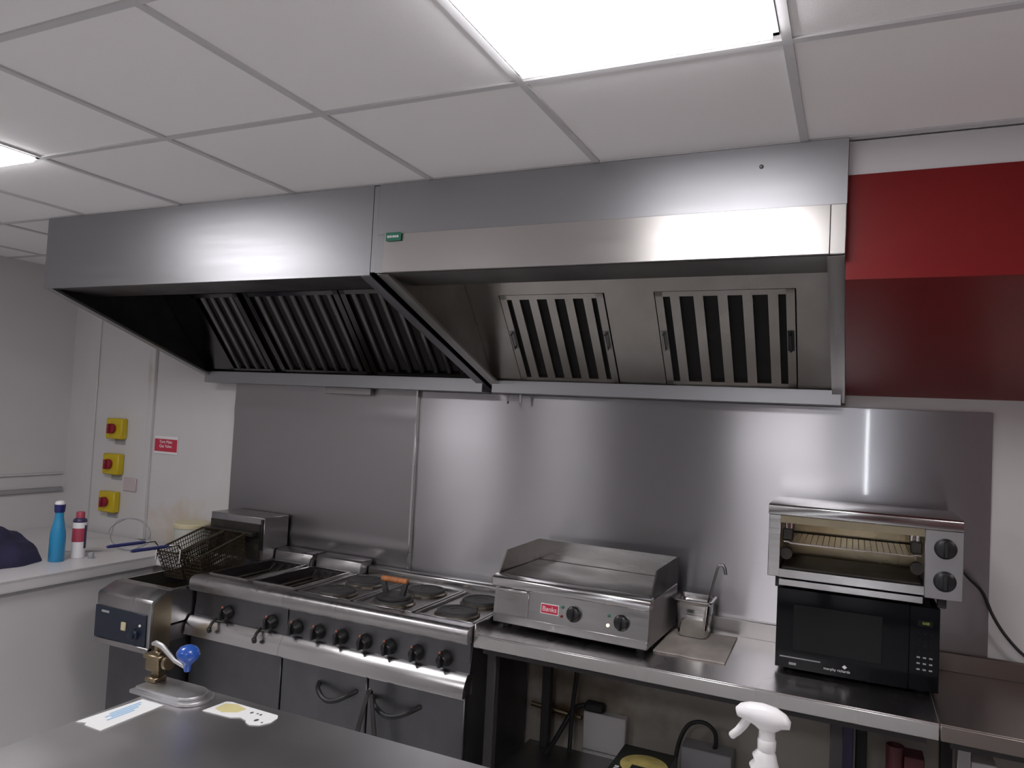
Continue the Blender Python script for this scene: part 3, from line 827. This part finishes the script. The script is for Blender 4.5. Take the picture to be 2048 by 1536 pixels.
for (lx, lz, lm) in ((.297, .113, 'lamp_green'), (.295, .079, 'lamp_red'), (.485, .112, 'lamp_green'), (.483, .077, 'lamp_amber')):
    gp('pilot_light', MB().lathe([(.006, 0), (.006, .003), (.004, .006), (0, .007)], (lx, gy(lz), lz), (0, -1, .1), 12), lm)
for fx in (.04, W_ - .04):
    for fy in (.05, D_ - .05):
        gp('foot', MB().lathe([(.016, -.0095), (.016, .015)], (fx, fy, 0), seg=12), 'rubber')

# board, steam pan, ladle
solo('mat_board', MB().prism([(-.652, 2.772), (-.600, 2.768), (-.560, 2.776), (-.510, 2.764), (-.450, 2.772), (-.392, 2.768), (-.398, 3.133), (-.652, 3.110)], 'z', CZT + .0005, CZT + .007, .001), 'board',
     'stained grey board lying on the steel counter beside the griddle', 'board')
def rrect(x0, x1, y0, y1, r, n=5):
    out = []
    for (cx_, cy_, a0) in ((x1 - r, y1 - r, 0), (x0 + r, y1 - r, 90), (x0 + r, y0 + r, 180), (x1 - r, y0 + r, 270)):
        for k in range(n + 1):
            a = R(a0 + 90 * k / n); out.append((cx_ + r * math.cos(a), cy_ + r * math.sin(a)))
    return out
def loft(mb, loops, close_bottom=True):
    rings = [[mb.bm.verts.new((p[0], p[1], z)) for p in lp] for lp, z in loops]
    for A, B in zip(rings, rings[1:]):
        for i in range(len(A)):
            j = (i + 1) % len(A); mb.bm.faces.new([A[i], A[j], B[j], B[i]])
    mb.bm.faces.new(rings[-1]) if close_bottom else None
    return mb
t = thing('steam_pan', 'tall shiny steel pan standing on the stained board', 'pan', (-.556, 3.06, CZT + .007))
bz = CZT + .007
pan = MB()
loft(pan, [(rrect(-.634, -.480, 2.985, 3.135, .020), bz + .144), (rrect(-.634, -.480, 2.985, 3.135, .020), bz + .149), (rrect(-.626, -.488, 2.993, 3.127, .016), bz + .150),
           (rrect(-.624, -.490, 2.995, 3.125, .016), bz + .140), (rrect(-.612, -.502, 3.007, 3.113, .020), bz + .004)])
part('lining', pan, 'bright', t)
pan = MB()
loft(pan, [(rrect(-.6345, -.4795, 2.9845, 3.1355, .020), bz + .1445), (rrect(-.626, -.488, 2.992, 3.128, .018), bz + .140), (rrect(-.620, -.494, 2.999, 3.121, .020), bz + .122), (rrect(-.622, -.492, 2.997, 3.123, .020), bz + .118), (rrect(-.614, -.500, 3.005, 3.115, .022), bz + .010), (rrect(-.606, -.508, 3.013, 3.107, .020), bz + .0005)])
part('body', pan, 'chrome', t)
t = thing('ladle', 'steel ladle with hooked handle leaning in the tall steel pan', 'ladle', (-.50, 3.06, CZT + .02))
part('handle', MB().tube([(-.525, 3.055, bz + .045), (-.505, 3.04, bz + .13), (-.468, 3.02, bz + .285), (-.462, 3.02, bz + .297), (-.448, 3.02, bz + .297), (-.441, 3.02, bz + .286), (-.436, 3.02, bz + .262)], [.004, .0045, .005, .006, .007, .007, .006], 8), 'leg', t)
part('bowl', MB().lathe([(0, -.018), (.014, -.014), (.022, -.002), (.024, .010), (.022, .010), (.013, -.008), (0, -.012)], (-.530, 3.06, bz + .032), (.1, 0, 1), 18), 'chrome', t)

# microwave
mx0, mx1, my = -.228, .276, 2.822
mb_, mtop = CZT + .014, -.560
t = thing('microwave', 'black microwave oven on the steel counter under the grill', 'microwave', ((mx0 + mx1) / 2, 3.0, CZT))
part('body', MB().box(mx0 + .004, mx1 - .002, my + .012, 3.150, mb_, mtop, .004), 'blackg', t)
dpts = [(mx0, my + .020)]
for k in range(15):
    u = k / 14
    dpts.append((mx0 + (.186 - mx0) * u, my + .004 - .006 * math.sin(math.pi * (.15 + .6 * u))))
dpts.append((.186, my + .020))
d = part('door', MB().prism(dpts, 'z', mb_, mtop - .002), 'blackg', t)
part('window', MB().box(-.172, .108, my - .0065, my - .0025, -.770, -.612, .001), 'window', d)
part('reflection_line', MB().box(mx0 + .015, -.080, my - .005, my + .002, -.800, -.796, .001), 'grey', d)  # grey strip drawn in for a line reflected in the door
part('energy_label', MB().box(-.182, -.158, my - .0045, my - .001, -.823, -.815, .0005), 'grey', d)
lg = MB().text('morphy richards', .0125, (-.028, my - .0056, -.8145))
lg.prism([(-.012, -.800), (-.004, -.807), (.004, -.800), (-.004, -.793)], 'y', my - .0058, my - .0048)
part('lettering', lg, 'alu', d)
c_ = part('control_panel', MB().box(.188, mx1, my + .002, my + .016, mb_, mtop - .002, .002), 'blackg', t)
part('display', MB().box(.212, .256, my + .0010, my + .0026, -.626, -.606), 'window', c_)
part('digits', MB().text('0:00', .012, (.236, my + .0006, -.616)), 'display', c_)
for r_ in range(7):
    for q in range(3):
        part('button', MB().box(.211 + q * .018, .221 + q * .018, my + .0002, my + .0025, -.652 - r_ * .0195, -.647 - r_ * .0195, .0005), 'grey' if r_ > 3 else 'window', c_)
for x in (mx0 + .05, mx1 - .05):
    for y in (my + .05, 3.10):
        part('foot', MB().lathe([(.014, 0), (.014, .016)], (x, y, CZT + .0008), seg=12), 'rubber', t)

# open grill on the microwave
gx0, gx1, gyf, gyb = -.262, .332, 2.800, 3.120
gz0, gz1 = -.520, -.266
t = thing('grill', 'open-fronted steel grill with wire rack on top of the microwave', 'grill', ((gx0 + gx1) / 2, 2.96, mtop))
part('top_cover', MB().prism([(gyf - .006, -.303), (gyf - .008, -.272), (gyf - .002, -.266), (gyb, -.266), (gyb, -.303)], 'x', gx0 - .002, gx1 + .002, .002), 'bright', t)
part('left_panel', MB().box(gx0, -.222, gyf, gyb, gz0, -.303, .002), 'bright', t)
part('right_housing', MB().box(.224, gx1, gyf, gyb, gz0, -.303, .002), 'range_', t)
part('back_panel', MB().box(-.222, .224, gyb - .012, gyb, gz0, -.303), 'oven_in', t)
part('floor_panel', MB().box(-.222, .224, gyf, gyb - .012, gz0, -.492, .001), 'soot', t)
part('drip_tray', MB().prism([(gyf + .012, -.4915), (gyf + .012, -.484), (gyb - .05, -.478), (gyb - .05, -.4915)], 'x', -.215, .217, .001), 'soot', t)
part('lower_strip', MB().box(-.224, .226, gyf - .003, gyf + .004, gz0, -.491, .001), 'bright', t)
part('upper_strip', MB().box(-.222, .224, gyf + .002, gyf + .010, -.330, -.304), 'tan', t)
part('cavity_roof', MB().box(-.222, .224, gyf + .010, gyb - .012, -.312, -.303), 'soot', t)
cf = part('face_panel', MB().box(.226, gx1 + .002, gyf - .003, gyf + .001, gz0 - .006, -.305, .001), 'range_', t)
for kz in (-.362, -.467):
    kk = MB().lathe([(.033, 0), (.033, .006), (.028, .012), (.027, .020), (.022, .022)], (.283, gyf - .003, kz), (0, -1, 0), 28)
    kk.box(.276, .290, gyf - .034, gyf - .020, kz - .026, kz + .026, .003)
    part('knob', kk, 'black', cf)
part('crumb_tray', MB().box(-.224, .224, gyf + .004, gyb - .03, gz0 - .030, gz0 - .006, .002), 'bright', t)
rk = MB()
rz = -.400
rk.tube([(-.212, gyf + .012, rz + .004), (-.198, gyf + .012, rz + .004), (-.188, gyf + .012, rz), (.190, gyf + .012, rz), (.200, gyf + .012, rz + .004), (.216, gyf + .012, rz + .004)], .0028, 6)
rk.tube([(-.205, gyb - .03, rz + .004), (.205, gyb - .03, rz + .004)], .0028, 6)
for k in range(20):
    x = -.185 + k * .0195
    rk.tube([(x, gyf + .012, rz), (x, gyf + .02, rz - .004), (x, gyb - .03, rz + .002)], .0016, 5)
part('wire_rack', rk, 'chrome', t)
for (x, s_) in ((-.205, 1), (.207, -1)):
    for dx in (0, .017):
        part('element_holder', MB().lathe([(.008, 0), (.008, .030)], (x + dx * s_, gyf + .04, -.352), seg=12), 'chrome', t)
    part('insulator', MB().box(min(x - .012, x + .022 * s_), max(x + .012, x + .022 * s_), gyf + .018, gyf + .060, -.392, -.352, .004), 'soot', t)
    part('insulator', MB().lathe([(.020, 0), (.020, .03)], (x + .002 * s_, gyf + .02, -.440), (0, 1, 0), 16), 'soot', t)
for x in (gx0 + .035, gx1 - .035 - .02):
    for y in (gyf + .04, gyb - .04):
        part('foot', MB().box(x - .010, x + .016, y - .012, y + .012, mtop, gz0, .002), 'rubber', t)
solo('power_cable', MB().tube(curve_pts([(.341, 2.96, -.44), (.354, 3.02, -.452), (.385, 3.10, -.492), (.437, 3.15, -.548), (.469, 3.155, -.623), (.510, 3.155, -.690), (.570, 3.155, -.752), (.66, 3.150, -.80), (.78, 3.14, -.832)]), .0055, 8), 'rubber',
     'black power cable trailing down from the grill to the right counter', 'cable')

# ------------------------------------------------------------------ under the counter
t = thing('socket_box', 'white square socket box with black plug on the wall under the counter', 'socket', (-.925, WB, -1.42))
part('housing', MB().box(-1.035, -.845, WB - .050, WB - .001, -1.435, -1.275, .004), 'white', t)
part('cable_duct', MB().box(-1.035, -.70, WB - .046, WB - .001, -1.55, -1.440, .004), 'white', t)
t2 = thing('power_plug', 'black mains plug resting on top of the white socket box', 'plug', (-.985, 3.16, -1.275))
part('body', MB().box(-1.035, -.945, 3.145, 3.195, -1.274, -1.235, .010), 'rubber', t2)
part('cord', MB().tube(curve_pts([(-1.035, 3.165, -1.255), (-1.075, 3.14, -1.27), (-1.105, 3.11, -1.33), (-1.135, 3.06, -1.40), (-1.15, 3.0, -1.425)]), .011, 8), 'rubber', t2)
solo('power_cable', MB().tube(curve_pts([(-1.060, 3.10, -.87), (-1.058, 3.10, -1.10), (-1.066, 3.09, -1.25), (-1.068, 3.08, -1.434)]), .0095, 8), 'rubber',
     'black cable hanging straight down below the griddle', 'cable')
solo('pipe', MB().tube([(-1.29, 3.17, -1.30), (-.84 - .21, 3.17, -1.315)], .011, 8), 'brass',
     'thin brown pipe along the wall under the counter', 'pipe')
t = thing('junction_box', 'grey box with arched black cable under the counter', 'junction box', (-.487, 3.12, -1.44))
part('housing', MB().box(-.585, -.390, 3.03, 3.13, -1.439, -1.278, .004), 'grey', t)
part('cable', MB().tube(curve_pts([(-.465, 3.08, -1.285), (-.458, 3.08, -1.255), (-.465, 3.08, -1.215), (-.495, 3.08, -1.190), (-.535, 3.08, -1.190), (-.572, 3.08, -1.215), (-.595, 3.06, -1.265), (-.602, 3.018, -1.33), (-.602, 3.012, -1.42)]), .0085, 8), 'rubber', t)
bx = thing('food_box', 'black cardboard box with yellow disc print under the counter', 'box', (-.66, 2.80, -1.44))
part('carton', MB().box(-.800, -.590, 2.66, 2.985, -1.4395, -1.300, .002), 'carton', bx)
part('yellow_disc', MB().lathe([(.090, 0), (.090, .0012)], (-.683, 2.835, -1.3002), seg=36), 'cartony', bx)
part('dark_panel', MB().box(-.725, -.635, 2.72, 2.82, -1.2992, -1.2984), 'carton', bx)
lb = MB()
for k in range(5):
    lb.box(-.780, -.764, 2.70 + k * .018, 2.711 + k * .018, -1.2998, -1.2992)
part('lettering', lb, 'alu', bx)
solo('foil_roll', MB().lathe([(.026, 0), (.026, .0), (.026, .452), (.021, .452), (.021, .30), (0, .30)], (.150, 2.72, -1.4395), seg=24), 'carmine',
     'dark red cardboard roll standing upright under the right counter end', 'roll')
solo('carton_box', MB().box(.175, .232, 2.70, 2.78, -1.4395, -1.010, .002), 'carmine',
     'narrow dark red carton beside the upright roll under the counter', 'box')
solo('white_box', MB().box(.355, .430, 2.74, 2.86, -1.4395, -.998, .002), 'white',
     'slim off-white box under the second counter, far right', 'box')
solo('chopping_board', MB().box(-.005, .032, 2.90, 3.12, -1.4395, -.93, .003), 'cannavy',
     'upright bluish board between the two right-hand legs under the counter', 'board')

# ------------------------------------------------------------------ prep table in the foreground
t = thing('prep_table', 'stainless steel work table in the foreground', 'table', (-.6, 1.25, FZ))
tx0, tx1, ty0, ty1 = -1.815, .75, .90, 1.650
part('tabletop', MB().box(tx0, tx1, ty0, ty1, CZT - .014, CZT, .003), 'table', t)
part('apron', MB().box(tx0 + .003, tx1 - .003, ty1 - .012, ty1 - .003, CZT - .055, CZT - .010), 'table', t)
part('apron', MB().box(tx0 + .003, tx0 + .012, ty0, ty1 - .003, CZT - .055, CZT - .010), 'table', t)
for x in (tx0 + .06, tx1 - .06):
    for y in (ty0 + .06, ty1 - .06):
        part('leg', MB().box(x - .019, x + .019, y - .019, y + .019, FZ, CZT - .013, .003), 'leg', t)
part('lower_shelf', MB().box(tx0 + .04, tx1 - .04, ty0 + .04, ty1 - .04, -1.52, -1.50), 'leg', t)

# bench can opener
t = thing('can_opener', 'bench can opener with blue ball knob clamped to the steel table corner', 'can opener', (-1.75, 1.57, CZT))
def dshape(x0, x1, y0, y1, r):
    out = [(x0, y1), (x0, y0)]
    for k in range(9):
        a = R(-90 + 90 * k / 8); out.append((x1 - r + r * math.cos(a), y0 + r + r * math.sin(a)))
    for k in range(9):
        a = R(0 + 90 * k / 8); out.append((x1 - r + r * math.cos(a), y1 - r + r * math.sin(a)))
    return out
part('base_plate', MB().prism(dshape(-1.862, -1.622, 1.515, 1.630, .05), 'z', CZT + .0005, CZT + .011, .002), 'zinc', t)
part('raised_plate', MB().prism(dshape(-1.850, -1.640, 1.525, 1.622, .044), 'z', CZT + .011, CZT + .020, .002), 'zinc', t)
part('post', MB().box(-1.850, -1.822, 1.575, 1.603, CZT + .018, CZT + .105, .003), 'brass', t)
hd = MB().box(-1.866, -1.812, 1.565, 1.608, CZT + .050, CZT + .092, .004)
hd.box(-1.872, -1.806, 1.560, 1.612, CZT + .086, CZT + .098, .003)
hd.box(-1.858, -1.816, 1.560, 1.606, CZT + .020, CZT + .034, .003)
part('head', hd, 'brass', t)
part('gear', MB().lathe([(.020, 0), (.020, .012)], (-1.800, 1.585, CZT + .076), (1, 0, .2), 14), 'brass', t)
part('crank', MB().tube([(-1.860, 1.585, CZT + .122), (-1.845, 1.583, CZT + .127), (-1.815, 1.580, CZT + .123), (-1.785, 1.577, CZT + .108), (-1.755, 1.574, CZT + .094), (-1.700, 1.570, CZT + .085)], [.006, .008, .008, .007, .006, .006], 8), 'zinc', t)
part('spindle', MB().tube([(-1.842, 1.586, CZT + .095), (-1.842, 1.586, CZT + .126)], .008, 8), 'brass', t)
part('knob', MB().lathe([(.008, 0), (.010, .006), (.011, .018), (.018, .026), (.028, .036), (.032, .048), (.030, .058), (.022, .068), (.010, .073), (0, .074)], (-1.700, 1.570, CZT + .076), seg=24), 'blue', t)

# two cards on the table
def card(name, label, pts, marks):
    t = thing(name, label, 'card', (sum(p[0] for p in pts) / len(pts), sum(p[1] for p in pts) / len(pts), CZT))
    part('sheet', MB().prism(pts, 'z', CZT + .0004, CZT + .0018), 'paper', t)
    for (nm, m, mbx) in marks:
        part(nm, mbx, m, t)
zz0, zz1 = CZT + .0017, CZT + .0022
mk = MB()
for k, (ya, yb) in enumerate(((1.39, 1.485), (1.37, 1.475), (1.38, 1.46), (1.36, 1.44))):
    x = -1.778 + k * .010
    mk.prism([(x, ya), (x + .006, ya), (x + .008, yb), (x + .002, yb)], 'z', zz0, zz1)
card('paper_card', 'white card with pale blue print on the steel table below the can opener',
     [(-1.803, 1.316), (-1.775, 1.325), (-1.768, 1.314), (-1.706, 1.312), (-1.708, 1.503), (-1.789, 1.502)], [('blue_print', 'ink', mk)])
ys = MB().prism([(-1.575, 1.560), (-1.54, 1.550), (-1.505, 1.570), (-1.50, 1.600), (-1.545, 1.612), (-1.575, 1.600)], 'z', zz0, zz1)
dots = MB()
for (x, y, r_) in ((-1.470, 1.590, .006), (-1.452, 1.593, .004), (-1.440, 1.592, .005), (-1.425, 1.560, .008), (-1.402, 1.556, .004)):
    dots.lathe([(r_, 0), (r_, .0005)], (x, y, zz0), seg=10, sy=.7)
card('torn_card', 'torn white card with yellow stain on the steel table right of can opener',
     [(-1.592, 1.532), (-1.497, 1.538), (-1.475, 1.552), (-1.448, 1.546), (-1.440, 1.536), (-1.421, 1.530), (-1.398, 1.541), (-1.384, 1.568), (-1.388, 1.600), (-1.400, 1.614), (-1.570, 1.617), (-1.586, 1.610)],
     [('yellow_stain', 'stain', ys), ('print', 'mark', dots)])

# white trigger spray bottle
sx, sy_ = -.135, 1.55
t = thing('spray_bottle', 'white trigger spray bottle in the foreground on the steel table', 'spray bottle', (sx, sy_, CZT))
def sect(z, a0, a1, b, n=24):
    c_ = (a0 + a1) / 2; ra = (a1 - a0) / 2
    out = []
    for k in range(n):
        a = 2 * math.pi * k / n
        ca, sa = math.cos(a), math.sin(a)
        out.append((sx + c_ + ra * math.copysign(abs(ca) ** .85, ca), sy_ + b * math.copysign(abs(sa) ** .85, sa)))
    return (out, CZT + z)
bot = MB()
loft(bot, [sect(.232, -.013, .013, .013), sect(.226, -.017, .015, .016), sect(.216, -.026, .019, .020), sect(.206, -.022, .021, .021), sect(.196, -.031, .024, .024), sect(.184, -.026, .026, .025), sect(.172, -.034, .029, .027),
           sect(.155, -.030, .033, .028), sect(.130, -.037, .038, .030), sect(.02, -.040, .040, .030), sect(.006, -.039, .039, .029), sect(.001, -.034, .034, .025)])
part('bottle', bot, 'whitep', t, smooth=60)
part('collar', MB().lathe([(.016, .226), (.017, .228), (.0175, .246), (.0155, .249)], (sx, sy_, CZT), seg=24), 'whitep', t)
h = MB()
prof = [(-.057, .288, .010), (-.060, .297, .013), (-.052, .306, .017), (-.035, .312, .020), (-.010, .314, .021), (.015, .310, .021), (.034, .300, .018), (.043, .288, .012), (.042, .278, .008)]
rings = []
low = [(-.056, .284), (-.052, .280), (-.040, .278), (-.022, .270), (-.012, .262), (.012, .262), (.026, .272), (.038, .274), (.041, .275)]
for (xa, za, wd), (xb, zb) in zip(prof, low):
    c_ = Vector((sx + (xa + xb) / 2, sy_, CZT + (za + zb) / 2)); hv = Vector(((xa - xb) / 2, 0, (za - zb) / 2))
    rings.append([h.bm.verts.new(c_ + hv * math.sin(2 * math.pi * k / 16) + Vector((0, wd * math.cos(2 * math.pi * k / 16), 0))) for k in range(16)])
for A, B in zip(rings, rings[1:]):
    for k in range(16):
        h.bm.faces.new([A[k], A[(k + 1) % 16], B[(k + 1) % 16], B[k]])
h.bm.faces.new(rings[0]); h.bm.faces.new(rings[-1][::-1])
h.lathe([(.016, .246), (.0155, .252), (.015, .268), (.016, .272)], (sx, sy_, CZT), seg=20)
part('spray_head', h, 'whitep', t, smooth=60)
part('trigger', MB().tube([(sx - .036, sy_, CZT + .280), (sx - .044, sy_, CZT + .266), (sx - .054, sy_, CZT + .252), (sx - .066, sy_, CZT + .240), (sx - .068, sy_, CZT + .238)], [.009, .009, .008, .0075, .005], 10), 'whitep', t, smooth=60)

for o in COL.objects:
    for k in ('_loc', '_rot'):
        if k in o: del o[k]
